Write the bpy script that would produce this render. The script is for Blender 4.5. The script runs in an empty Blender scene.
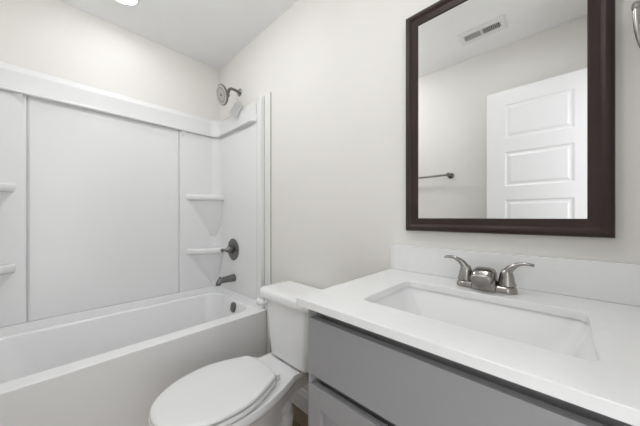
import bpy, bmesh, math
from mathutils import Vector

S = bpy.context.scene
COL = S.collection
PI = math.pi

# ------------------------------------------------------------------ camera
cd = bpy.data.cameras.new('camera')
cam = bpy.data.objects.new('camera', cd)
COL.objects.link(cam)
cam.location = (2.20, -1.02, 1.133)
cam.rotation_euler = (PI / 2, 0, math.radians(43.5))
cd.sensor_width = 36.0
cd.lens = 254.0 / 640.0 * 36.0
cd.shift_y = 4.0 / 640.0
cd.clip_start = 0.01
S.camera = cam

# ------------------------------------------------------------------ world, lamps, exposure
world = bpy.data.worlds.new('world')
S.world = world
world.use_nodes = True
bg = world.node_tree.nodes['Background']
bg.inputs[0].default_value = (0.97, 0.985, 1.0, 1)
bg.inputs[1].default_value = 1.3            # fill light added through the doorway to brighten the room
FILL_DOME_EMIT = 12.5          # emission of the unseen dome added as ceiling fill
CAN_LAMP = 12.0          # emission of the recessed light over the bathtub
FILL_CAN_EMIT = 28.0   # emission of the unseen recessed light added as fill before the vanity
S.view_settings.view_transform = 'Standard'
S.view_settings.look = 'None'
S.view_settings.gamma = 1.0
S.view_settings.use_curve_mapping = False
S.view_settings.exposure = 1.05

# ------------------------------------------------------------------ sizes of the room
CEIL = 2.44
W = 1.39          # depth of the room
XR = 2.45         # right wall

# ------------------------------------------------------------------ materials
def mat(name, col, rough=0.5, metal=0.0, spec=0.5, noise=0.0, nscale=8.0, bump=0.0, bscale=200.0,
        emit=0.0, aniso=0.0, coat=0.0):
    m = bpy.data.materials.new(name)
    m.use_nodes = True
    nt = m.node_tree
    b = nt.nodes['Principled BSDF']
    b.inputs['Base Color'].default_value = (*col, 1)
    b.inputs['Roughness'].default_value = rough
    b.inputs['Metallic'].default_value = metal
    b.inputs['Specular IOR Level'].default_value = spec
    b.inputs['Coat Weight'].default_value = coat
    tc = nt.nodes.new('ShaderNodeTexCoord')
    if noise > 0:
        n = nt.nodes.new('ShaderNodeTexNoise')
        n.inputs['Scale'].default_value = nscale
        n.inputs['Detail'].default_value = 4
        nt.links.new(tc.outputs['Object'], n.inputs['Vector'])
        r = nt.nodes.new('ShaderNodeValToRGB')
        r.color_ramp.elements[0].position = 0.3
        r.color_ramp.elements[1].position = 0.7
        r.color_ramp.elements[0].color = (*[c * (1 - noise) for c in col], 1)
        r.color_ramp.elements[1].color = (*[min(1, c * (1 + noise)) for c in col], 1)
        nt.links.new(n.outputs['Fac'], r.inputs['Fac'])
        nt.links.new(r.outputs['Color'], b.inputs['Base Color'])
    if bump > 0:
        n2 = nt.nodes.new('ShaderNodeTexNoise')
        n2.inputs['Scale'].default_value = bscale
        n2.inputs['Detail'].default_value = 2
        nt.links.new(tc.outputs['Object'], n2.inputs['Vector'])
        bp = nt.nodes.new('ShaderNodeBump')
        bp.inputs['Strength'].default_value = bump
        bp.inputs['Distance'].default_value = 0.001
        nt.links.new(n2.outputs['Fac'], bp.inputs['Height'])
        nt.links.new(bp.outputs['Normal'], b.inputs['Normal'])
    if emit > 0:
        b.inputs['Emission Color'].default_value = (*col, 1)
        b.inputs['Emission Strength'].default_value = emit
    return m

M_WALL = mat('wall_paint', (0.80, 0.78, 0.742), 0.6, spec=0.3, noise=0.01, nscale=3, bump=0.12, bscale=350)
M_CEIL = mat('ceiling_paint', (0.93, 0.93, 0.93), 0.8, spec=0.2, noise=0.01, bump=0.12, bscale=250)
M_TRIM = mat('trim_paint', (0.82, 0.82, 0.82), 0.35, noise=0.005)
M_TRIMW = mat('edge_trim_paint', (0.80, 0.80, 0.77), 0.4, noise=0.01)
M_ACRYL = mat('white_acrylic', (0.82, 0.82, 0.82), 0.22, noise=0.005, nscale=2)
M_TUB = mat('tub_enamel', (0.91, 0.91, 0.91), 0.16, noise=0.005, nscale=2)
M_PORC = mat('porcelain', (0.86, 0.86, 0.86), 0.1, noise=0.004, nscale=3)
M_SEAT = mat('seat_plastic', (0.83, 0.83, 0.83), 0.22, noise=0.004, nscale=3)
M_QUARTZ = mat('white_quartz', (0.83, 0.83, 0.83), 0.2, noise=0.012, nscale=40)
M_CAB = mat('grey_cabinet_paint', (0.31, 0.31, 0.318), 0.42, noise=0.012, nscale=6)
M_CABIN = mat('cabinet_inside', (0.14, 0.14, 0.145), 0.6, noise=0.02)
M_NICK = mat('brushed_nickel', (0.37, 0.355, 0.34), 0.24, metal=1.0, noise=0.05, nscale=60)
M_DNICK = mat('dark_nickel', (0.20, 0.195, 0.19), 0.3, metal=1.0, noise=0.06, nscale=60)
M_FACE = mat('nozzle_face', (0.50, 0.49, 0.46), 0.45, metal=0.3, noise=0.05, nscale=60)
M_RUB = mat('black_rubber', (0.03, 0.03, 0.03), 0.6, noise=0.05)
M_DUCT_SHADE = mat('duct_shade', (0.02, 0.02, 0.02), 0.8, noise=0.05)
M_FRAME = mat('espresso_wood', (0.037, 0.022, 0.020), 0.42, spec=0.3, noise=0.15, nscale=14)
M_MIRROR = mat('mirror_glass', (0.93, 0.935, 0.935), 0.0, metal=1.0, noise=0.001)
M_TAG = mat('grey_card', (0.47, 0.47, 0.455), 0.6, noise=0.03)
M_CAN = mat('lamp_lens', (0.965, 0.985, 1.0), 0.4, emit=CAN_LAMP)
M_FILL_CAN = mat('fill_can_lens', (0.965, 0.985, 1.0), 0.4, emit=FILL_CAN_EMIT)
M_SHADE_LINE = mat('shade_line_grey', (0.40, 0.40, 0.385), 0.7, noise=0.05)  # grey that paints the shadow lines beside the edge trim
M_FILL_DOME = mat('fill_dome_glass', (0.965, 0.985, 1.0), 0.4, emit=FILL_DOME_EMIT)
M_HOSE = mat('braided_hose', (0.45, 0.45, 0.45), 0.35, metal=0.8, noise=0.3, nscale=300)

def floor_material():
    m = bpy.data.materials.new('wood_plank_floor')
    m.use_nodes = True
    nt = m.node_tree
    b = nt.nodes['Principled BSDF']
    tc = nt.nodes.new('ShaderNodeTexCoord')
    br = nt.nodes.new('ShaderNodeTexBrick')
    br.inputs['Scale'].default_value = 1.0
    br.inputs['Brick Width'].default_value = 1.2
    br.inputs['Row Height'].default_value = 0.15
    br.inputs['Mortar Size'].default_value = 0.002
    br.inputs['Color1'].default_value = (0.23, 0.155, 0.105, 1)
    br.inputs['Color2'].default_value = (0.33, 0.27, 0.20, 1)
    br.inputs['Mortar'].default_value = (0.08, 0.055, 0.04, 1)
    nt.links.new(tc.outputs['Object'], br.inputs['Vector'])
    mp = nt.nodes.new('ShaderNodeMapping')
    mp.inputs['Scale'].default_value = (2.0, 40.0, 1.0)
    nt.links.new(tc.outputs['Object'], mp.inputs['Vector'])
    n = nt.nodes.new('ShaderNodeTexNoise')
    n.inputs['Scale'].default_value = 3.0
    n.inputs['Detail'].default_value = 6
    nt.links.new(mp.outputs['Vector'], n.inputs['Vector'])
    r = nt.nodes.new('ShaderNodeValToRGB')
    r.color_ramp.elements[0].color = (0.5, 0.45, 0.4, 1)
    r.color_ramp.elements[1].color = (1.25, 1.2, 1.1, 1)
    nt.links.new(n.outputs['Fac'], r.inputs['Fac'])
    mx = nt.nodes.new('ShaderNodeMixRGB')
    mx.blend_type = 'MULTIPLY'
    mx.inputs[0].default_value = 1.0
    nt.links.new(br.outputs['Color'], mx.inputs[1])
    nt.links.new(r.outputs['Color'], mx.inputs[2])
    nt.links.new(mx.outputs['Color'], b.inputs['Base Color'])
    b.inputs['Roughness'].default_value = 0.4
    return m
M_FLOOR = floor_material()

# ------------------------------------------------------------------ mesh helpers
def B():
    return bmesh.new()

def box(bm, x0, x1, y0, y1, z0, z1, bev=0.0, seg=2):
    vs = [bm.verts.new((x, y, z)) for z in (z0, z1) for y in (y0, y1) for x in (x0, x1)]
    idx = [(0, 2, 3, 1), (4, 5, 7, 6), (0, 1, 5, 4), (2, 6, 7, 3), (0, 4, 6, 2), (1, 3, 7, 5)]
    fs = [bm.faces.new([vs[i] for i in f]) for f in idx]
    if bev > 0:
        es = list({e for f in fs for e in f.edges})
        bmesh.ops.bevel(bm, geom=es, offset=bev, segments=seg, profile=0.5, affect='EDGES')

def loft(bm, rings, cap0=False, cap1=False, closed=False):
    R = [[bm.verts.new(p) for p in r] for r in rings]
    n = len(R[0])
    m = len(R)
    for i in range(m if closed else m - 1):
        a, b = R[i], R[(i + 1) % m]
        for k in range(n):
            bm.faces.new((a[k], a[(k + 1) % n], b[(k + 1) % n], b[k]))
    if cap0:
        bm.faces.new(list(reversed(R[0])))
    if cap1:
        bm.faces.new(R[-1])
    return R

def strip(bm, rows):
    """open sheet through rows of points"""
    R = [[bm.verts.new(p) for p in r] for r in rows]
    for a, b in zip(R, R[1:]):
        for k in range(len(a) - 1):
            bm.faces.new((a[k], a[k + 1], b[k + 1], b[k]))

def rr(x0, x1, y0, y1, z, r, n=8):
    """rounded rectangle ring, counter-clockwise from above"""
    r = max(1e-4, min(r, (x1 - x0) / 2 - 1e-4, (y1 - y0) / 2 - 1e-4))
    pts = []
    for cx, cy, a0 in ((x1 - r, y1 - r, 0), (x0 + r, y1 - r, 90), (x0 + r, y0 + r, 180), (x1 - r, y0 + r, 270)):
        for k in range(n + 1):
            a = math.radians(a0 + 90 * k / n)
            pts.append((cx + r * math.cos(a), cy + r * math.sin(a), z))
    return pts

def frame_of(d):
    d = d.normalized()
    up = Vector((0, 0, 1)) if abs(d.z) < 0.95 else Vector((1, 0, 0))
    u = d.cross(up).normalized()
    v = u.cross(d).normalized()
    return u, v

def tube(bm, pts, radii, n=16, flat=None, cap=True):
    """swept circular (or flattened) section along points; flat = (su, sv) scale or list of them"""
    P = [Vector(p) for p in pts]
    if not hasattr(radii, '__len__'):
        radii = [radii] * len(P)
    rings = []
    for i, p in enumerate(P):
        d = (P[min(i + 1, len(P) - 1)] - P[max(i - 1, 0)])
        u, v = frame_of(d)
        f = flat[i] if isinstance(flat, list) else (flat or (1, 1))
        rings.append([p + (u * math.cos(2 * PI * k / n) * f[0] + v * math.sin(2 * PI * k / n) * f[1]) * radii[i] for k in range(n)])
    loft(bm, rings, cap, cap)

def lathe(bm, c, axis, prof, n=32):
    """prof = list of (distance along axis, radius) from c"""
    c = Vector(c)
    d = Vector(axis).normalized()
    u, v = frame_of(d)
    rings = []
    for h, r in prof:
        r = max(r, 1e-4)
        rings.append([c + d * h + (u * math.cos(2 * PI * k / n) + v * math.sin(2 * PI * k / n)) * r for k in range(n)])
    loft(bm, rings, True, True)

def smoothpath(pts, n=6):
    P = [Vector(p) for p in pts]
    out = []
    for i in range(len(P) - 1):
        p0 = P[max(i - 1, 0)]; p1 = P[i]; p2 = P[i + 1]; p3 = P[min(i + 2, len(P) - 1)]
        for k in range(n):
            t = k / n
            out.append(0.5 * ((2 * p1) + (-p0 + p2) * t + (2 * p0 - 5 * p1 + 4 * p2 - p3) * t * t + (-p0 + 3 * p1 - 3 * p2 + p3) * t ** 3))
    out.append(P[-1])
    return out

def obj(name, bm, m, parent=None, smooth=True, ang=35, label=None):
    bmesh.ops.remove_doubles(bm, verts=bm.verts, dist=1e-6)
    bmesh.ops.recalc_face_normals(bm, faces=bm.faces)
    base = Vector((0, 0, 0))
    q = parent
    while q is not None:
        base += Vector(q.location)
        q = q.parent
    if parent is None:                       # origin of a one-mesh thing at the middle of its base
        xs = [v.co for v in bm.verts]
        base = Vector(((min(c.x for c in xs) + max(c.x for c in xs)) / 2,
                       (min(c.y for c in xs) + max(c.y for c in xs)) / 2,
                       min(c.z for c in xs)))
    for v in bm.verts:
        v.co -= base
    me = bpy.data.meshes.new(name)
    bm.to_mesh(me)
    bm.free()
    if smooth:
        for p in me.polygons:
            p.use_smooth = True
        me.set_sharp_from_angle(angle=math.radians(ang))
    me.materials.append(m)
    o = bpy.data.objects.new(name, me)
    COL.objects.link(o)
    if smooth:
        wn = o.modifiers.new('weighted normals', 'WEIGHTED_NORMAL')
        wn.keep_sharp = True
        wn.weight = 100
    if parent is None:
        o.location = base
    else:
        o.parent = parent
    if label:
        o['label'] = label
    return o

def thing(name, label, cat, loc, group=None):
    o = bpy.data.objects.new(name, None)
    o.empty_display_size = 0.05
    COL.objects.link(o)
    o.location = loc
    o['label'] = label
    o['category'] = cat
    if group:
        o['group'] = group
    return o

def tag(o, label, cat, group=None):
    o['label'] = label
    o['category'] = cat
    if group:
        o['group'] = group
    return o

def struct(name, bm, m, smooth=False):
    o = obj(name, bm, m, None, smooth)
    o['kind'] = 'structure'
    return o

# ------------------------------------------------------------------ room shell
bm = B(); box(bm, -0.1, XR + 1.3, -W - 0.1, 0.1, -0.06, 0.0); struct('floor', bm, M_FLOOR)
bm = B(); box(bm, -0.1, XR + 0.12, -W - 0.1, 0.1, CEIL, CEIL + 0.06); struct('ceiling', bm, M_CEIL)
bm = B(); box(bm, -0.1, XR + 0.12, 0.0, 0.1, 0, CEIL); struct('wall_back', bm, M_WALL)
bm = B(); box(bm, -0.1, 0.0, -W, 0.0, 0, CEIL); struct('wall_left', bm, M_WALL)
bm = B(); box(bm, -0.1, XR + 0.12, -W - 0.1, -W, 0, CEIL); struct('wall_front', bm, M_WALL)
DY0, DY1, DZ = -1.305, -0.665, 2.055       # doorway in the right wall
bm = B()
box(bm, XR, XR + 0.12, DY1, 0.0, 0, CEIL)
box(bm, XR, XR + 0.12, -W, DY0, 0, CEIL)
box(bm, XR, XR + 0.12, DY0, DY1, DZ, CEIL)
struct('wall_right', bm, M_WALL)
bm = B()                                    # door casing and jamb
box(bm, XR - 0.002, XR + 0.122, DY0 + 0.001, DY0 + 0.016, 0, DZ, 0.001)
box(bm, XR - 0.002, XR + 0.122, DY1 - 0.016, DY1 - 0.001, 0, DZ, 0.001)
box(bm, XR - 0.002, XR + 0.122, DY0 + 0.016, DY1 - 0.016, DZ - 0.016, DZ - 0.001, 0.001)
box(bm, XR - 0.014, XR - 0.0005, DY1 - 0.008, DY1 + 0.05, 0, DZ + 0.05, 0.003)
box(bm, XR - 0.014, XR - 0.0005, DY0 - 0.05, DY0 + 0.008, 0, DZ + 0.05, 0.003)
box(bm, XR - 0.014, XR - 0.0005, DY0 + 0.008, DY1 - 0.008, DZ - 0.008, DZ + 0.05, 0.003)
struct('trim_1', bm, M_TRIM)

def baseboard(name, x0, x1, y0, y1, axis):
    bm = B()
    if axis == 'y+':       # stands against a wall whose face looks to -y
        prof = [(0, 0), (0.013, 0), (0.013, 0.085), (0.008, 0.1), (0.006, 0.115), (0.0, 0.12)]
        strip(bm, [[(x, y1 - d - 0.0003, z) for d, z in prof] for x in (x0, x1)])
        for x in (x0, x1):
            bm.faces.new([bm.verts.new((x, y1 - d - 0.0003, z)) for d, z in prof])
    elif axis == 'y-':
        prof = [(0, 0), (0.013, 0), (0.013, 0.085), (0.008, 0.1), (0.006, 0.115), (0.0, 0.12)]
        strip(bm, [[(x, y0 + d + 0.0003, z) for d, z in prof] for x in (x0, x1)])
    else:
        prof = [(0, 0), (0.013, 0), (0.013, 0.085), (0.008, 0.1), (0.006, 0.115), (0.0, 0.12)]
        strip(bm, [[(x1 - d - 0.0003, y, z) for d, z in prof] for y in (y0, y1)])
    return struct(name, bm, M_TRIM)
baseboard('baseboard_back', 0.782, 1.688, 0, 0.0, 'y+')
baseboard('baseboard_front', 0.79, XR - 0.016, -W, 0, 'y-')
baseboard('baseboard_right', 0, XR, -0.61, -0.56, 'x')

# ------------------------------------------------------------------ door, open against the front wall
def door():
    x0, x1 = 1.795, 2.425
    yf, yb = -1.262, -1.297
    px0, px1 = 1.907, 2.262
    tops = [1.942, 1.600, 1.257, 0.914, 0.571]
    hts = [0.246, 0.246, 0.246, 0.246, 0.35]
    bm = B()
    box(bm, x0, x1, yb, yf - 0.006, 0.012, 2.045)
    # stiles and rails in front, raised panels inside with sloped moulding
    box(bm, x0, px0, yf - 0.006, yf, 0.012, 2.045)
    box(bm, px1, x1, yf - 0.006, yf, 0.012, 2.045)
    zs = [2.045]
    for t, h in zip(tops, hts):
        box(bm, px0, px1, yf - 0.006, yf, t, zs[-1])
        zs.append(t - h)
        # sticking: slope down, flat channel, raised field
        r = [(0, yf), (0.010, yf - 0.0055), (0.020, yf - 0.0055), (0.032, yf - 0.001)]
        rings = [[(px0 + d, y, t - h + d), (px1 - d, y, t - h + d), (px1 - d, y, t - d), (px0 + d, y, t - d)] for d, y in r]
        loft(bm, rings, False, True)
    box(bm, px0, px1, yf - 0.006, yf, 0.012, zs[-1])
    d = struct('door_1', bm, M_TRIM)
    bm = B()
    lathe(bm, (1.855, yf, 0.92), (0, 1, 0), [(0, 0.03), (0.006, 0.03), (0.01, 0.014), (0.03, 0.012), (0.038, 0.024), (0.05, 0.028), (0.06, 0.022), (0.064, 0.0)])
    lathe(bm, (1.855, yb, 0.92), (0, -1, 0), [(0, 0.03), (0.006, 0.03), (0.01, 0.014), (0.03, 0.012), (0.038, 0.024), (0.05, 0.028), (0.06, 0.022), (0.064, 0.0)])
    obj('door_knob', bm, M_NICK, d)
    for z in (0.25, 1.03, 1.82):
        bm = B()
        lathe(bm, (2.432, yb - 0.002, z - 0.045), (0, 0, 1), [(0, 0.006), (0.09, 0.006)], 12)
        box(bm, 2.40, 2.449, yb - 0.0025, yb - 0.0002, z - 0.044, z + 0.044)
        obj('hinge', bm, M_NICK, d)
door()

# ------------------------------------------------------------------ bathtub
RIM = 0.4955
TX1 = 0.733
def bathtub():
    t = thing('bathtub', 'white alcove bathtub with a plain flat apron, below the shower surround', 'bathtub', (0.37, -W / 2, 0))
    y0, y1 = -W + 0.004, -0.004
    x0 = 0.004
    bm = B()
    ix0, ix1, iy0, iy1 = 0.068, 0.640, y0 + 0.09, -0.062
    rings = [
        rr(x0, TX1 - 0.002, y0, y1, 0.001, 0.002),
        rr(x0, TX1 - 0.002, y0, y1, RIM - 0.012, 0.002),
        rr(x0, TX1, y0, y1, RIM - 0.008, 0.002),
        rr(x0, TX1 - 0.002, y0, y1, RIM - 0.002, 0.002),
        rr(x0, TX1 - 0.008, y0, y1, RIM, 0.002),
        rr(ix0 - 0.012, ix1 + 0.008, iy0 - 0.01, iy1 + 0.01, RIM, 0.12),
        rr(ix0 - 0.005, ix1 + 0.002, iy0 - 0.004, iy1 + 0.004, RIM - 0.003, 0.115),
        rr(ix0, ix1 - 0.003, iy0, iy1, RIM - 0.012, 0.112),
        rr(ix0 + 0.005, ix1 - 0.008, iy0 + 0.02, iy1 - 0.008, RIM - 0.05, 0.112),
        rr(ix0 + 0.03, ix1 - 0.035, iy0 + 0.12, iy1 - 0.035, RIM - 0.23, 0.11),
        rr(ix0 + 0.05, ix1 - 0.055, iy0 + 0.17, iy1 - 0.055, 0.16, 0.10),
        rr(ix0 + 0.08, ix1 - 0.085, iy0 + 0.22, iy1 - 0.085, 0.125, 0.09),
        rr(ix0 + 0.13, ix1 - 0.135, iy0 + 0.28, iy1 - 0.14, 0.115, 0.07),
    ]
    loft(bm, rings, False, True)
    obj('tub_body', bm, M_TUB, t, ang=50)
    # raised flange along the three walls
    bm = B()
    prof = [(0.006, RIM + 0.0005), (0.030, RIM + 0.0005), (0.030, RIM + 0.006), (0.028, RIM + 0.046), (0.006, RIM + 0.046)]
    sweep_u(bm, prof, 0.704, rc=0.05, close=True)
    obj('wall_flange', bm, M_TUB, t)
    # overflow plate on the drain end wall
    bm = B()
    c = Vector((0.395, -0.0745, 0.449))
    n = Vector((0, -0.97, 0.16)).normalized()
    u = Vector((1, 0, 0)); v = n.cross(u).normalized()
    def ov(h, sx, sz):
        return [c + n * h + u * (math.copysign(abs(math.cos(a)) ** 0.75, math.cos(a)) * sx) + v * (math.copysign(abs(math.sin(a)) ** 0.75, math.sin(a)) * sz)
                for a in [2 * PI * k / 28 for k in range(28)]]
    loft(bm, [ov(-0.004, 0.031, 0.037), ov(0.004, 0.031, 0.037), ov(0.009, 0.027, 0.033), ov(0.010, 0.0, 0.0)], True, False)
    o = obj('overflow_plate', bm, M_DNICK, t, label='dark nickel overflow plate')
    bm = B()
    lathe(bm, (0.36, -0.26, 0.1152), (0, 0, 1), [(0, 0.032), (0.003, 0.031), (0.004, 0.024), (0.0025, 0.022), (0.0025, 0.0)])
    obj('drain', bm, M_DNICK, t)

def u_path(d, xe, rc=0.10, n=8, taper=None):
    """points of a U around the alcove at distance d from its walls, from the front wall's end round to the back wall's end"""
    de = d if taper is None else min(d, taper)
    pts = [(xe, -W + de)]
    if taper is not None:
        pts.append((xe - 0.045, -W + d))
    for k in range(n + 1):
        a = math.radians(270 - 90 * k / n)
        pts.append((rc + (rc - d) * math.cos(a), -W + rc + (rc - d) * math.sin(a)))
    for k in range(n + 1):
        a = math.radians(180 - 90 * k / n)
        pts.append((rc + (rc - d) * math.cos(a), -rc + (rc - d) * math.sin(a)))
    if taper is not None:
        pts.append((xe - 0.045, -d))
    pts.append((xe, -de))
    return pts

def sweep_u(bm, prof, xe, rc=0.10, close=False, taper=None):
    rows = [[(x, y, z) for x, y in u_path(d, xe, rc, 8, taper)] for d, z in prof]
    if close:
        rows.append(rows[0])
    strip(bm, rows)
    for e in (0, -1):
        bm.faces.new([bm.verts.new(r[e]) for r in rows[:len(prof)]])
bathtub()

# ------------------------------------------------------------------ shower surround
def surround():
    t = thing('shower_surround', 'white moulded three-sided shower surround with corner shelves above the bathtub', 'shower surround', (0.02, -W / 2, RIM + 0.05))
    Z0 = RIM + 0.048
    XE = 0.632
    PY0, PY1 = -1.118, -0.330           # the sunk middle panel
    # top: sloped cap, upright band, ledge nose
    bm = B()
    prof = [(0.003, 1.812), (0.003, 1.970), (0.006, 1.972), (0.030, 1.936), (0.031, 1.930), (0.020, 1.842),
            (0.022, 1.834), (0.046, 1.833), (0.052, 1.830), (0.054, 1.824), (0.052, 1.816), (0.046, 1.812)]
    sweep_u(bm, prof, XE, close=True, taper=0.031)
    obj('top_ledge', bm, M_ACRYL, t, ang=40)
    # corner units: from the middle panel round the corner to the end column
    def corner(sgn):
        bm = B()
        pth = []
        if sgn > 0:
            P = [(0.004, PY1 + 0.001), (0.0175, PY1 + 0.001), (0.0225, PY1 + 0.004), (0.026, PY1 + 0.014), (0.026, -0.10)]
            for k in range(1, 9):
                a = math.radians(180 - 90 * k / 8)
                P.append((0.10 + 0.076 * math.cos(a), -0.10 + 0.076 * math.sin(a)))
            P += [(0.30, -0.022), (XE, -0.020)]
            back = [(XE, -0.004), (0.004, -0.004)]
        else:
            P = [(0.004, PY0 - 0.001), (0.0175, PY0 - 0.001), (0.0225, PY0 - 0.004), (0.026, PY0 - 0.014), (0.026, -W + 0.10)]
            for k in range(1, 9):
                a = math.radians(180 + 90 * k / 8)
                P.append((0.10 + 0.076 * math.cos(a), -W + 0.10 + 0.076 * math.sin(a)))
            P += [(0.30, -W + 0.022), (XE, -W + 0.020)]
            back = [(XE, -W + 0.004), (0.004, -W + 0.004)]
        ring = P + back
        loft(bm, [[(x, y, z) for x, y in ring] for z in (Z0, 1.8115)], True, True)
        obj('corner_panel', bm, M_ACRYL, t, ang=50)
    corner(1)
    corner(-1)
    # middle panel, its top corners eased under the ledge
    bm = B()
    loft(bm, [[(x, y, z) for y, z in ((PY0 + o, Z0), (PY1 - o, Z0), (PY1 - o, 1.8115), (PY0 + o, 1.8115))] for x, o in ((0.004, 0.0005), (0.0105, 0.0005), (0.0115, 0.004), (0.0165, 0.008), (0.0185, 0.014))], True, True)
    obj('back_panel', bm, M_ACRYL, t)
    for yy, s in ((PY1, -1), (PY0, 1)):
        bm = B()
        ya, yb2 = yy - s * 0.006, yy - s * 0.042
        def gus(y, k):
            return [(0.0262, y, 1.8112), (0.0262 + 0.021 * k, y, 1.8112), (0.0262 + 0.016 * k, y, 1.8112 - 0.014 * k), (0.0262 + 0.006 * k, y, 1.8112 - 0.034 * k), (0.0262, y, 1.8112 - 0.05 * k)]
        loft(bm, [gus(yy - s * 0.014, 1.0), gus(yy - s * 0.026, 0.9), gus(yy - s * 0.042, 0.5), gus(yy - s * 0.058, 0.05)], True, True)
        obj('ledge_bracket', bm, M_ACRYL, t, ang=50)
    # end columns and their flat outer flanges
    for s in (0, 1):
        f = (lambda y: y) if s == 0 else (lambda y: -W - y)
        bm = B()
        ring = [(XE + 0.001, f(-0.004)), (XE + 0.001, f(-0.0215)), (XE + 0.008, f(-0.025)), (XE + 0.018, f(-0.032)), (XE + 0.030, f(-0.034)), (0.697, f(-0.034)), (0.7025, f(-0.032)), (0.704, f(-0.028)), (0.704, f(-0.004))]
        loft(bm, [[(x, y, z) for x, y in ring] for z in (Z0, 1.968)], True, True)
        obj('end_column', bm, M_ACRYL, t, ang=40)
        bm = B()
        ye = sorted((f(-0.0005), f(-0.0065)))
        box(bm, 0.7365, 0.7745, ye[0], ye[1], 0.001, 1.978, 0.001)
        box(bm, 0.7085, 0.7365, ye[0], ye[1], RIM + 0.003, 1.978, 0.001)
        obj('edge_trim', bm, M_TRIMW, t)
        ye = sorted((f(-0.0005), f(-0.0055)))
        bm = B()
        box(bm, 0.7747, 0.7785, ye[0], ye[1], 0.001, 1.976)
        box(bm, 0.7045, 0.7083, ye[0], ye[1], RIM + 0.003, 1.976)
        obj('shade_line', bm, M_SHADE_LINE, t, smooth=False, label='thin grey strip painted as the shadow line along the trim')  # shadow at the trim edges, painted as thin grey strips
    # moulded corner shelves on tapering brackets
    def shelf(zt, s, th=0.050):
        cy = 0.0 if s > 0 else -W
        def P(x, y):                      # y measured away from the end wall
            return (x, cy - y if s > 0 else cy + y)
        wx, wy = 0.145, 0.283 if s > 0 else 0.232
        def outline(k, z, inset=0.0):
            # front chord with a slight bulge and rounded ends
            c0 = Vector((0.027, wy)); c1 = Vector((wx, 0.023))
            pts = []
            for q in range(13):
                u = q / 12
                p = c0.lerp(c1, u)
                bul = 0.030 * math.sin(PI * u) ** 0.6
                nrm = Vector((0.26, 0.118)).normalized()
                p = p + nrm * bul
                ctr = Vector((0.03, 0.03))
                p = ctr + (p - ctr) * k
                p.x = max(p.x, 0.027); p.y = max(p.y, 0.0235)
                if inset:
                    p = p - nrm * inset
                    p.x = max(p.x, 0.027); p.y = max(p.y, 0.0235)
                pts.append(p)
            pts += [Vector((0.06, 0.0235)), Vector((0.027, 0.027)), Vector((0.027, 0.06))]
            return [(*P(p.x, p.y), z) for p in pts]
        bm = B()
        loft(bm, [outline(1, zt - th, 0.016), outline(1, zt - th + 0.006, 0.006), outline(1, zt - th + 0.016, 0.001), outline(1, zt - 0.020), outline(1, zt - 0.009, 0.002), outline(1, zt - 0.003, 0.007), outline(1, zt, 0.016)], True, True)
        sh = obj('corner_shelf', bm, M_ACRYL, t, ang=60)
        bm = B()
        zb = max(zt - 0.385, Z0 + 0.002)
        loft(bm, [outline(1.0 - 0.9 * q, (zt - th - 0.0003) + (zb - zt + th) * q, 0.018 * (1 - q) + 0.004) for q in (0, 0.25, 0.5, 0.75, 1.0)], True, True)
        obj('bracket', bm, M_ACRYL, sh, ang=60)
    shelf(1.318, 1)
    shelf(0.878, 1)
    shelf(1.318, -1)
    shelf(0.878, -1)
surround()

# ------------------------------------------------------------------ shower fittings
def shower_head():
    t = thing('showerhead', 'round dark nickel shower head on a curved arm high on the wall', 'shower head', (0.36, 0, 2.115))
    bm = B()
    lathe(bm, (0.36, -0.0005, 2.115), (0, -1, 0), [(0, 0.030), (0.004, 0.030), (0.010, 0.024), (0.014, 0.013)])
    obj('wall_flange', bm, M_NICK, t)
    hd = Vector((0.372, -0.146, 2.042))
    n = Vector((0.0, -0.955, -0.30)).normalized()
    bm = B()
    pth = smoothpath([(0.36, -0.010, 2.115), (0.36, -0.05, 2.121), (0.36, -0.085, 2.112), tuple(hd - n * 0.036)], 6)
    tube(bm, pth, 0.0105, 14)
    obj('arm', bm, M_DNICK, t)
    bm = B()
    lathe(bm, tuple(hd), tuple(n), [(-0.050, 0.012), (-0.036, 0.017), (-0.024, 0.018), (-0.016, 0.03), (-0.006, 0.066), (0.002, 0.073), (0.008, 0.073), (0.011, 0.068)], 40)
    h = obj('head', bm, M_DNICK, t)
    bm = B()
    lathe(bm, tuple(hd), tuple(n), [(0.0112, 0.067), (0.013, 0.066), (0.0135, 0.056), (0.0125, 0.054), (0.0125, 0.030), (0.0135, 0.028), (0.0135, 0.0)], 40)
    f = obj('nozzle_face', bm, M_FACE, h, label='pale grey face with rings of nozzles')
    bm = B()
    u, v = frame_of(n)
    for R, k in ((0.020, 10), (0.040, 20), (0.049, 26)):
        for i in range(k):
            a = 2 * PI * i / k
            lathe(bm, tuple(hd + u * math.cos(a) * R + v * math.sin(a) * R), tuple(n), [(0.012, 0.0021), (0.0155, 0.0016)], 6)
    lathe(bm, tuple(hd), tuple(n), [(0.0136, 0.009), (0.0155, 0.007)], 14)
    obj('nozzle', bm, M_RUB, h)['kind'] = 'stuff'
shower_head()

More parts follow.
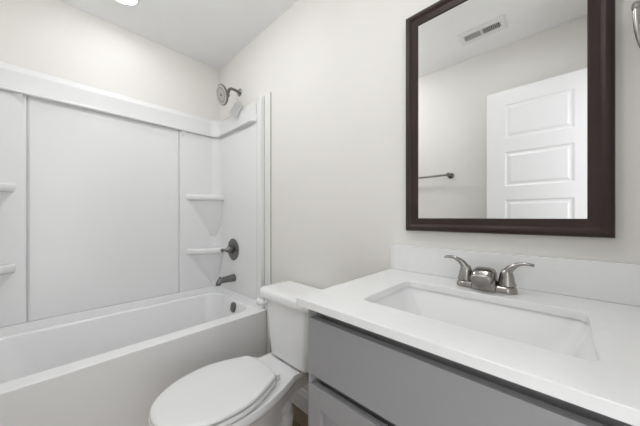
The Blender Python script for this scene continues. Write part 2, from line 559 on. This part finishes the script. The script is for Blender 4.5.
def paper_tag():
    t = thing('paper_tag', 'small grey paper tag hanging by a string from the shower arm', 'tag', (0.372, -0.03, 1.90))
    bm = B()
    tube(bm, smoothpath([(0.360, -0.032, 2.1045), (0.366, -0.033, 2.09), (0.385, -0.036, 2.05), (0.421, -0.043, 2.003)], 4), 0.0016, 6)
    obj('string', bm, M_TAG, t)
    bm = B()
    a = math.radians(-32)
    u = Vector((0.74, 0.66, 0)).normalized()
    nn = Vector((u.y, -u.x, 0))
    c = Vector((0.408, -0.056, 1.958))
    def card(h):
        out = []
        for x, y, _ in rr(-0.031, 0.031, -0.060, 0.052, 0, 0.022, 6):
            px, pz = x * math.cos(a) - y * math.sin(a), x * math.sin(a) + y * math.cos(a)
            out.append(c + u * px + Vector((0, 0, pz)) + nn * h)
        return out
    loft(bm, [card(-0.0005), card(0.0005)], True, True)
    obj('card', bm, M_TAG, t)
paper_tag()

def shower_valve():
    c = Vector((0.300, -0.0242, 0.875))
    t = thing('shower_valve', 'dark nickel shower valve with a round plate beside the lower corner shelf', 'shower valve', tuple(c))
    bm = B()
    lathe(bm, tuple(c), (0, -1, 0), [(0, 0.086), (0.004, 0.086), (0.009, 0.079), (0.010, 0.066), (0.008, 0.062), (0.013, 0.040), (0.014, 0.030)], 40)
    obj('escutcheon', bm, M_DNICK, t)
    bm = B()
    lathe(bm, tuple(c), (0, -1, 0), [(0.0135, 0.031), (0.040, 0.029), (0.046, 0.024), (0.066, 0.012), (0.080, 0.0095), (0.086, 0.014), (0.096, 0.015), (0.102, 0.010), (0.104, 0.0)], 28)
    h = obj('handle', bm, M_DNICK, t)
    bm = B()
    tube(bm, [(c.x, c.y - 0.034, c.z + 0.020), (c.x + 0.006, c.y - 0.036, c.z + 0.05), (c.x + 0.01, c.y - 0.040, c.z + 0.066)], [0.007, 0.006, 0.005], 10)
    obj('lever', bm, M_NICK, h)
shower_valve()

def tub_spout():
    c = Vector((0.312, -0.0222, 0.650))
    t = thing('tub_spout', 'dark nickel tub spout with a small diverter knob, under the shower valve', 'tub spout', tuple(c))
    bm = B()
    P = [c, c + Vector((0, -0.006, 0)), c + Vector((0, -0.05, -0.001)), c + Vector((0, -0.095, -0.003)), c + Vector((0, -0.118, -0.008)), c + Vector((0, -0.130, -0.024)), c + Vector((0, -0.131, -0.036))]
    tube(bm, P, [0.030, 0.030, 0.026, 0.023, 0.0225, 0.020, 0.019], 20)
    obj('body', bm, M_DNICK, t)
    bm = B()
    lathe(bm, tuple(c + Vector((0, -0.118, 0.005))), (0, 0, 1), [(0, 0.005), (0.010, 0.005), (0.013, 0.008), (0.020, 0.008), (0.023, 0.004)], 14)
    obj('diverter_knob', bm, M_DNICK, t)
tub_spout()

# ------------------------------------------------------------------ toilet
TX = 1.170
def egg(z, yb, yf, wb, wm, k=44, cx=TX, fm=0.47, off=0.0, corner=0.035):
    """elongated outline: narrow rounded back at yb, widest before the middle, round front at yf"""
    pts = []
    ym = yb + (yf - yb) * fm
    n = k // 2
    half = []
    for i in range(n + 1):                 # back half, from the back centre out to the widest point
        u = i / n
        if u < 0.35:
            q = u / 0.35
            x = (wb - corner) * q if q < 0.7 else (wb - corner) * 0.7 + 0
            half.append((wb * math.sin(q * PI / 2) ** 0.8 if q > 0 else 0.0, yb + (1 - math.cos(q * PI / 2)) * (-corner)))
        else:
            q = (u - 0.35) / 0.65
            half.append((wb + (wm - wb) * math.sin(q * PI / 2), yb - corner + (ym - yb + corner) * q))
    for i in range(1, n + 1):              # front half
        a = PI / 2 * i / n
        half.append((wm * math.cos(a) ** 0.92 if i < n else 0.0, ym + (yf - ym) * math.sin(a)))
    right = [(cx + x, y, z) for x, y in half]
    left = [(cx - x, y, z) for x, y in half[1:-1]][::-1]
    out = []
    c = Vector((cx, (yb + yf) / 2, z))
    for p in right + left:
        p = Vector(p)
        if off:
            d = p - c
            L = d.length
            p = c + d * ((L + off) / L) if L > 1e-6 else p
        out.append(tuple(p))
    return out

def toilet():
    t = thing('toilet', 'white two-piece toilet with a closed lid between bathtub and vanity', 'toilet', (TX, -0.40, 0))
    # bowl and pedestal
    bm = B()
    YF = -0.784
    def bw(z, yb, yf, wb, wm, off=0.0):
        return egg(z, yb, yf, wb, wm, off=off, fm=0.5)
    loft(bm, [bw(0.001, -0.27, -0.61, 0.085, 0.110), bw(0.02, -0.27, -0.61, 0.085, 0.110), bw(0.05, -0.27, -0.595, 0.072, 0.100),
              bw(0.14, -0.24, -0.585, 0.062, 0.092), bw(0.22, -0.20, -0.60, 0.062, 0.102), bw(0.27, -0.17, -0.65, 0.072, 0.122),
              bw(0.31, -0.18, -0.71, 0.088, 0.146), bw(0.337, -0.19, -0.755, 0.105, 0.166), bw(0.350, -0.19, -0.778, 0.116, 0.179), bw(0.362, -0.19, YF, 0.120, 0.183),
              bw(0.385, -0.19, YF, 0.120, 0.183), bw(0.389, -0.19, YF + 0.006, 0.114, 0.177)], True, True)
    bowl = obj('bowl', bm, M_PORC, t, ang=60)
    # deck that carries the tank
    bm = B()
    loft(bm, [rr(1.105, 1.235, -0.30, -0.06, 0.26, 0.04), rr(1.075, 1.265, -0.34, -0.045, 0.335, 0.035), rr(1.045, 1.295, -0.36, -0.035, 0.360, 0.03),
              rr(1.045, 1.295, -0.36, -0.035, 0.387, 0.03), rr(1.049, 1.291, -0.356, -0.039, 0.392, 0.027)], True, True)
    obj('tank_deck', bm, M_PORC, t, ang=60)
    # trapway bulge on both sides of the pedestal
    bm = B()
    for s in (-1, 1):
        tube(bm, smoothpath([(TX + s * 0.045, -0.50, 0.08), (TX + s * 0.046, -0.42, 0.18), (TX + s * 0.045, -0.31, 0.235), (TX + s * 0.046, -0.235, 0.20), (TX + s * 0.046, -0.235, 0.11), (TX + s * 0.045, -0.27, 0.045)], 5),
             0.038, 16)
    obj('trapway', bm, M_PORC, t, ang=60)
    # seat and lid
    bm = B()
    e = lambda z, o: egg(z, -0.322, -0.788, 0.127, 0.184, off=o)
    loft(bm, [e(0.3965, -0.034), e(0.3970, -0.007), e(0.400, 0.0), e(0.410, 0.0), e(0.4135, -0.003), e(0.4145, -0.010), e(0.4145, -0.034)], True, True)
    obj('seat', bm, M_SEAT, t, ang=60)
    bm = B()
    l = lambda z, o: egg(z, -0.322, -0.785, 0.126, 0.1815, off=o)
    loft(bm, [l(0.4205, -0.036), l(0.4210, -0.005), l(0.4235, 0.0), l(0.4300, 0.0), l(0.4350, -0.004), l(0.4375, -0.014), l(0.4395, -0.05), l(0.4403, -0.11)], True, True)
    for k in range(4):
        q = TX + (-0.1 if k % 2 else 0.1)
        box(bm, q - 0.012, q + 0.012, (-0.45, -0.65)[k // 2] - 0.02, (-0.45, -0.65)[k // 2] + 0.02, 0.4147, 0.4210)
    obj('lid', bm, M_SEAT, t, ang=60)
    for s in (-1, 1):
        bm = B()
        box(bm, TX + s * 0.080 - 0.022, TX + s * 0.080 + 0.022, -0.326, -0.304, 0.3925, 0.420, 0.005)
        obj('hinge', bm, M_SEAT, t)
    # rubber gasket and bolts between deck and tank
    bm = B()
    box(bm, 1.09, 1.25, -0.190, -0.06, 0.3922, 0.4018, 0.002)
    obj('gasket', bm, M_RUB, t)
    for s in (-1, 1):
        bm = B()
        lathe(bm, (TX + s * 0.142, -0.165, 0.345), (0, 0, 1), [(0, 0.005), (0.03, 0.005), (0.031, 0.011), (0.056, 0.011)], 8)
        obj('tank_bolt', bm, M_DNICK, t)
    # tank
    bm = B()
    loft(bm, [rr(1.078, 1.335, -0.195, -0.045, 0.402, 0.035), rr(1.062, 1.348, -0.212, -0.032, 0.404, 0.036), rr(1.056, 1.354, -0.217, -0.030, 0.412, 0.038),
              rr(1.040, 1.362, -0.222, -0.024, 0.52, 0.04), rr(1.018, 1.372, -0.226, -0.020, 0.682, 0.04), rr(1.018, 1.372, -0.226, -0.020, 0.6975, 0.04)], True, True)
    tank = obj('tank', bm, M_PORC, t, ang=60)
    # lid of the tank with a slightly bowed front
    def tl(z, o):
        pts = []
        for x, y, zz in rr(0.968 - o, 1.385 + o, -0.236 - o, -0.012 + o * 0.5, z, 0.045 + o, 10):
            u = (x - 1.1765) / 0.2085
            if y < -0.12:
                y -= 0.012 * (1 - u * u)
            pts.append((x, y, zz))
        return pts
    bm = B()
    loft(bm, [tl(0.698, -0.010), tl(0.700, -0.001), tl(0.710, 0.001), tl(0.728, 0.001), tl(0.738, -0.004), tl(0.744, -0.014), tl(0.7475, -0.035), tl(0.749, -0.07)], True, True)
    obj('tank_lid', bm, M_PORC, t, ang=60)
    # flush lever at the left end of the tank's front
    bm = B()
    lathe(bm, (1.052, -0.2262, 0.680), (0, -1, 0), [(0, 0.013), (0.006, 0.013), (0.010, 0.010), (0.018, 0.009)], 16)
    tube(bm, smoothpath([(1.064, -0.250, 0.680), (1.046, -0.254, 0.679), (1.024, -0.255, 0.677), (1.006, -0.252, 0.676)], 4), [0.009] * 4 + [0.013] * 5 + [0.015] * 3 + [0.011], 14, flat=(0.8, 1.3))
    obj('flush_lever', bm, M_SEAT, tank)
    for s in (-1, 1):
        bm = B()
        lathe(bm, (TX + s * 0.098, -0.43, 0.018), (s * 0.5, 0, 0.9), [(0, 0.016), (0.012, 0.015), (0.02, 0.008), (0.022, 0)], 14)
        obj('bolt_cap', bm, M_SEAT, t)
toilet()

# ------------------------------------------------------------------ vanity cabinet
CT = 0.911            # counter top
CTH = 0.020
VX0, VX1 = 1.693, 2.440
def cabinet():
    t = thing('vanity_cabinet', 'grey painted vanity cabinet with a plain false front above two shaker doors', 'cabinet', (2.066, -0.26, 0))
    zt = CT - CTH - 0.0005
    FR = -0.533
    bm = B()
    box(bm, VX0, VX0 + 0.014, -0.5130, -0.016, 0.001, zt, 0.001)
    for z0, z1 in ((0.8575, zt), (0.6775, 0.7025)):
        box(bm, VX0, VX0 + 0.008, -0.5315, -0.5131, z0, z1)
    obj('side_panel', bm, M_CAB, t)
    bm = B()
    box(bm, VX1 - 0.014, VX1, -0.5130, -0.016, 0.001, zt, 0.001)
    obj('side_panel', bm, M_CAB, t)
    xi0, xi1 = VX0 + 0.0145, VX1 - 0.0145
    bm = B()
    box(bm, xi0, xi1, -0.030, -0.018, 0.10, zt)
    box(bm, xi0, xi1, -0.477, -0.0305, 0.10, 0.116)
    obj('carcass', bm, M_CABIN, t)
    bm = B(); box(bm, xi0, xi1, -0.492, -0.478, 0.78, zt, 0.001)
    obj('top_rail', bm, M_CAB, t)
    bm = B(); box(bm, xi0, xi1, -0.492, -0.478, 0.62, 0.775, 0.001)
    obj('middle_rail', bm, M_CAB, t)
    bm = B(); box(bm, xi0, xi1, -0.48, -0.466, 0.001, 0.0995)
    obj('toe_kick', bm, M_CAB, t)
    bm = B(); box(bm, VX0, VX1, FR, -0.5135, 0.703, 0.857, 0.0015)
    obj('false_front', bm, M_CAB, t)
    def shaker(x0, x1, z0, z1, knob):
        bm = B()
        st, rl = 0.046, 0.058
        box(bm, x0, x0 + st, FR, -0.514, z0, z1, 0.001)
        box(bm, x1 - st, x1, FR, -0.514, z0, z1, 0.001)
        box(bm, x0 + st + 0.0003, x1 - st - 0.0003, FR, -0.514, z1 - rl, z1, 0.001)
        box(bm, x0 + st + 0.0003, x1 - st - 0.0003, FR, -0.514, z0, z0 + rl, 0.001)
        d = obj('door', bm, M_CAB, t)
        bm = B()
        box(bm, x0 + st + 0.0002, x1 - st - 0.0002, FR + 0.011, -0.5145, z0 + rl + 0.0002, z1 - rl - 0.0002)
        obj('door_panel', bm, M_CAB, d)
    xm = (xi0 + xi1) / 2
    shaker(VX0, xm - 0.0015, 0.105, 0.677, 1)
    shaker(xm + 0.0015, VX1, 0.105, 0.677, -1)
cabinet()

# ------------------------------------------------------------------ counter, sink, faucet
SX0, SX1, SY0, SY1 = 1.808, 2.244, -0.447, -0.165
def counter():
    t = thing('vanity_countertop', 'white quartz countertop with a backsplash and a rectangular sink cutout', 'countertop', (2.058, -0.28, CT - CTH))
    bm = B()
    x0, x1, y0, y1 = 1.668, XR - 0.004, -0.556, -0.0015
    z0, z1 = CT - CTH, CT
    loft(bm, [rr(x0, x1, y0, y1, z0, 0.003), rr(x0, x1, y0, y1, z1 - 0.002, 0.003), rr(x0 + 0.002, x1 - 0.002, y0 + 0.002, y1 - 0.002, z1, 0.003),
              rr(SX0 - 0.002, SX1 + 0.002, SY0 - 0.002, SY1 + 0.002, z1, 0.027), rr(SX0, SX1, SY0, SY1, z1 - 0.002, 0.025), rr(SX0, SX1, SY0, SY1, z0, 0.025)], closed=True)
    obj('slab', bm, M_QUARTZ, t, ang=50)
    bm = B()
    box(bm, 1.668, XR - 0.004, -0.0205, -0.0015, CT + 0.0004, CT + 0.104, 0.0015)
    obj('backsplash', bm, M_QUARTZ, t)
counter()

def sink():
    zt = CT - CTH - 0.0006
    t = thing('undermount_sink', 'white rectangular undermount sink set below the counter cutout', 'sink', (2.03, -0.30, 0.75))
    bm = B()
    def r(o, z, rad, dx=0.0):
        return rr(SX0 - o, SX1 + o, SY0 - o, SY1 + o, z, rad)
    loft(bm, [r(0.030, zt - 0.012, 0.04), r(0.030, zt, 0.04), r(0.005, zt, 0.030), r(0.003, zt - 0.006, 0.030), r(-0.006, zt - 0.030, 0.032), r(-0.040, zt - 0.105, 0.05),
              r(-0.055, zt - 0.125, 0.055), r(-0.085, zt - 0.138, 0.05), r(-0.110, zt - 0.142, 0.025),
              ], False, True)
    loft(bm, [r(0.030, zt - 0.012, 0.04), r(0.014, zt - 0.014, 0.04), r(0.004, zt - 0.035, 0.04), r(-0.030, zt - 0.110, 0.06), r(-0.075, zt - 0.152, 0.05)], False, True)
    obj('basin', bm, M_PORC, t, ang=60)
    bm = B()
    lathe(bm, (2.03, -0.30, zt - 0.1418), (0, 0, 1), [(0, 0.022), (0.003, 0.022), (0.004, 0.017), (0.002, 0.015), (0.005, 0.012), (0.006, 0.0)], 24)
    obj('drain', bm, M_NICK, t)
sink()

def faucet():
    cx, cy, z0 = 2.030, -0.098, CT + 0.0004
    t = thing('sink_faucet', 'brushed nickel two-handle faucet on the countertop behind the sink', 'faucet', (cx, cy, z0))
    bm = B()
    def st(h, o):
        return rr(cx - 0.079 - o, cx + 0.079 + o, cy - 0.027 - o, cy + 0.027 + o, z0 + h, 0.026 + o, 8)
    loft(bm, [st(0, 0), st(0.004, 0.001), st(0.012, 0.0), st(0.018, -0.004), st(0.020, -0.009)], True, True)
    obj('base_plate', bm, M_NICK, t)
    # low broad spout that slopes forward over the sink
    bm = B()
    rows = []
    sec = [  # y, z centre, half width, half height
        (cy + 0.026, z0 + 0.030, 0.026, 0.014), (cy + 0.013, z0 + 0.040, 0.029, 0.022), (cy - 0.005, z0 + 0.046, 0.031, 0.022),
        (cy - 0.024, z0 + 0.047, 0.030, 0.020), (cy - 0.042, z0 + 0.043, 0.029, 0.018), (cy - 0.058, z0 + 0.037, 0.027, 0.016), (cy - 0.066, z0 + 0.033, 0.024, 0.012)]
    for y, z, hw, hh in sec:
        ring = []
        for k in range(28):
            a = 2 * PI * k / 28
            c, s = math.cos(a), math.sin(a)
            ring.append((cx + math.copysign(abs(c) ** 0.6, c) * hw, y, z + math.copysign(abs(s) ** 0.7, s) * hh))
        rows.append(ring)
    loft(bm, rows, True, True)
    # solid foot of the spout
    loft(bm, [rr(cx - 0.033, cx + 0.033, cy - 0.036, cy + 0.026, z0 + 0.0003, 0.012), rr(cx - 0.032, cx + 0.032, cy - 0.038, cy + 0.026, z0 + 0.022, 0.012), rr(cx - 0.029, cx + 0.029, cy - 0.040, cy + 0.024, z0 + 0.045, 0.012)], True, True)
    sp = obj('spout', bm, M_NICK, t, ang=50)
    bm = B()
    lathe(bm, (cx, cy - 0.053, z0 + 0.0225), (0, 0, -1), [(0, 0.011), (0.006, 0.011), (0.007, 0.008)], 16)
    obj('aerator', bm, M_DNICK, sp)
    for s in (-1, 1):
        hx = cx + s * 0.0535
        bm = B()
        lathe(bm, (hx, cy, z0 + 0.0202), (0, 0, 1), [(0, 0.0235), (0.006, 0.0235), (0.010, 0.021), (0.034, 0.0165), (0.044, 0.013), (0.048, 0.006)], 24)
        P = smoothpath([(hx - s * 0.004, cy, z0 + 0.048), (hx + s * 0.010, cy - 0.001, z0 + 0.072), (hx + s * 0.030, cy - 0.003, z0 + 0.086), (hx + s * 0.049, cy - 0.004, z0 + 0.0885), (hx + s * 0.063, cy - 0.005, z0 + 0.086)], 5)
        n = len(P)
        rad = [0.0145 - 0.0085 * min(1, i / (n * 0.55)) for i in range(n)]
        flat = [(1.0 + 0.25 * i / n, 1.0 - 0.35 * i / n) for i in range(n)]
        tube(bm, P, rad, 14, flat=flat)
        obj('handle', bm, M_NICK, t, ang=60)
faucet()

# ------------------------------------------------------------------ mirror
def mirror():
    x0, x1, z0, z1 = 1.737, 2.302, 1.078, 1.944
    t = thing('wall_mirror', 'rectangular wall mirror in a wide espresso brown frame above the sink', 'mirror', ((x0 + x1) / 2, -0.002, z0))
    prof = [(0.0, -0.002), (0.0, -0.018), (0.002, -0.024), (0.007, -0.026), (0.011, -0.029), (0.017, -0.030), (0.022, -0.028), (0.027, -0.023), (0.036, -0.0215), (0.044, -0.0215), (0.048, -0.0205), (0.050, -0.0185), (0.050, -0.002)]
    bm = B()
    loft(bm, [[(x0 + d, y, z0 + d), (x1 - d, y, z0 + d), (x1 - d, y, z1 - d), (x0 + d, y, z1 - d)] for d, y in prof], closed=True)
    obj('frame', bm, M_FRAME, t, ang=25)
    bm = B()
    box(bm, x0 + 0.0502, x1 - 0.0502, -0.0165, -0.003, z0 + 0.0502, z1 - 0.0502)
    obj('glass', bm, M_MIRROR, t, smooth=False)
mirror()

# ------------------------------------------------------------------ towel ring, towel bar
def towel_ring():
    x, z = 2.385, 1.640
    t = thing('towel_ring', 'brushed nickel towel ring on the wall right of the mirror', 'towel ring', (x, 0, z))
    bm = B()
    lathe(bm, (x, -0.0006, z + 0.012), (0, -1, 0), [(0, 0.026), (0.006, 0.025), (0.010, 0.014), (0.045, 0.010), (0.060, 0.012), (0.066, 0.008)], 24)
    obj('post', bm, M_DNICK, t)
    bm = B()
    lathe(bm, (x - 0.062, -0.062, z - 0.004), (1, 0, 0), [(0, 0.006), (0.003, 0.010), (0.010, 0.010), (0.014, 0.007), (0.110, 0.007), (0.114, 0.010), (0.121, 0.010), (0.124, 0.006)], 16)
    obj('cross_bar', bm, M_NICK, t)
    bm = B()
    P = []
    for k in range(25):
        a = PI + PI * k / 24
        P.append((x + 0.053 * math.copysign(abs(math.cos(a)) ** 0.7, math.cos(a)), -0.062, z - 0.012 + 0.135 * math.sin(a)))
    tube(bm, P, 0.008, 12)
    obj('ring', bm, M_NICK, t)
towel_ring()

def towel_bar():
    z, y = 1.492, -W + 0.065
    t = thing('towel_bar', 'dark nickel towel bar seen in the mirror on the wall beside the door', 'towel bar', (1.205, -W, z))
    for x in (0.905, 1.507):
        bm = B()
        lathe(bm, (x, -W + 0.0006, z), (0, 1, 0), [(0, 0.026), (0.006, 0.025), (0.011, 0.013), (0.050, 0.011), (0.058, 0.017), (0.073, 0.018), (0.077, 0.010)], 24)
        obj('post', bm, M_DNICK, t)
    bm = B()
    tube(bm, [(0.906, y, z), (1.506, y, z)], 0.0085, 14)
    obj('bar', bm, M_DNICK, t)
towel_bar()

# ------------------------------------------------------------------ ceiling vent
def vent():
    x0, x1, y0, y1 = 1.654, 1.938, -1.172, -1.016
    z = CEIL - 0.0005
    t = thing('ceiling_vent', 'white rectangular ceiling vent with two banks of slats, seen in the mirror', 'vent', ((x0 + x1) / 2, (y0 + y1) / 2, CEIL))
    ix0, ix1, iy0, iy1 = x0 + 0.033, x1 - 0.033, y0 + 0.048, y1 - 0.040
    bm = B()
    def R(o, zz):
        return [(x0 + o, y0 + o, zz), (x1 - o, y0 + o, zz), (x1 - o, y1 - o, zz), (x0 + o, y1 - o, zz)]
    I = lambda zz: [(ix0, iy0, zz), (ix1, iy0, zz), (ix1, iy1, zz), (ix0, iy1, zz)]
    loft(bm, [R(0, z), R(0, z - 0.003), R(0.012, z - 0.009), I(z - 0.009), I(z)], closed=True)
    xm = (ix0 + ix1) / 2
    box(bm, xm - 0.005, xm + 0.005, iy0, iy1, z - 0.0088, z)
    obj('frame', bm, M_TRIM, t, smooth=False)
    bm = B()
    box(bm, ix0, ix1, iy0, iy1, z - 0.0012, z - 0.0002)
    obj('duct_shade_sheet', bm, M_DUCT_SHADE, t, smooth=False)  # flat black sheet painting the shade inside the duct
    n = 10
    for bank, (a, b) in enumerate(((ix0, xm - 0.005), (xm + 0.005, ix1))):
        for k in range(n):
            xc = a + (b - a) * (k + 0.5) / n
            dx = 0.0012 * (1 if bank else -1)
            bm = B()
            pts = [(xc - dx - 0.0011, z - 0.0016), (xc - dx + 0.0011, z - 0.0016), (xc + dx + 0.0011, z - 0.0050), (xc + dx - 0.0011, z - 0.0050)]
            loft(bm, [[(px, yy, pz) for px, pz in pts] for yy in (iy0, iy1)], True, True)
            obj('slat', bm, M_TRIM, t, smooth=False)
vent()

# ------------------------------------------------------------------ lamps and added fill lights
def can_light(x, y, label, m):
    t = thing('recessed_light', label, 'ceiling light', (x, y, CEIL), 'recessed ceiling lights')
    bm = B()
    lathe_ring = [(0.0, 0.088), (0.004, 0.086), (0.007, 0.078), (0.004, 0.0725), (0.0, 0.072)]
    c = Vector((x, y, CEIL - 0.0004))
    rings = [[(x + r * math.cos(2 * PI * k / 40), y + r * math.sin(2 * PI * k / 40), c.z - h) for k in range(40)] for h, r in lathe_ring]
    loft(bm, rings)
    obj('trim_ring', bm, M_TRIM, t)
    bm = B()
    lathe(bm, (x, y, CEIL - 0.0006), (0, 0, -1), [(0, 0.0715), (0.003, 0.0715), (0.0045, 0.05), (0.005, 0.0)], 40)
    obj('lens', bm, m, t)
can_light(0.338, -0.742, 'round lit recessed ceiling light above the bathtub', M_CAN)
can_light(1.88, -0.62, 'added round recessed fill light, out of view above the sink', M_FILL_CAN)  # unseen light added to brighten the vanity side

def fill_dome(x, y):  # unseen dome added to even out the room's brightness
    t = thing('fill_dome', 'added white dome for fill light, out of view on the ceiling between bathtub and vanity', 'ceiling light', (x, y, CEIL))
    bm = B()
    lathe(bm, (x, y, CEIL - 0.0005), (0, 0, -1), [(0, 0.15), (0.018, 0.15), (0.022, 0.146)], 40)
    obj('base_ring', bm, M_NICK, t)
    bm = B()
    lathe(bm, (x, y, CEIL - 0.0228), (0, 0, -1), [(0, 0.142), (0.03, 0.138), (0.055, 0.12), (0.075, 0.085), (0.085, 0.04), (0.087, 0)], 40)
    obj('fill_dome_shell', bm, M_FILL_DOME, t)
fill_dome(0.95, -0.80)
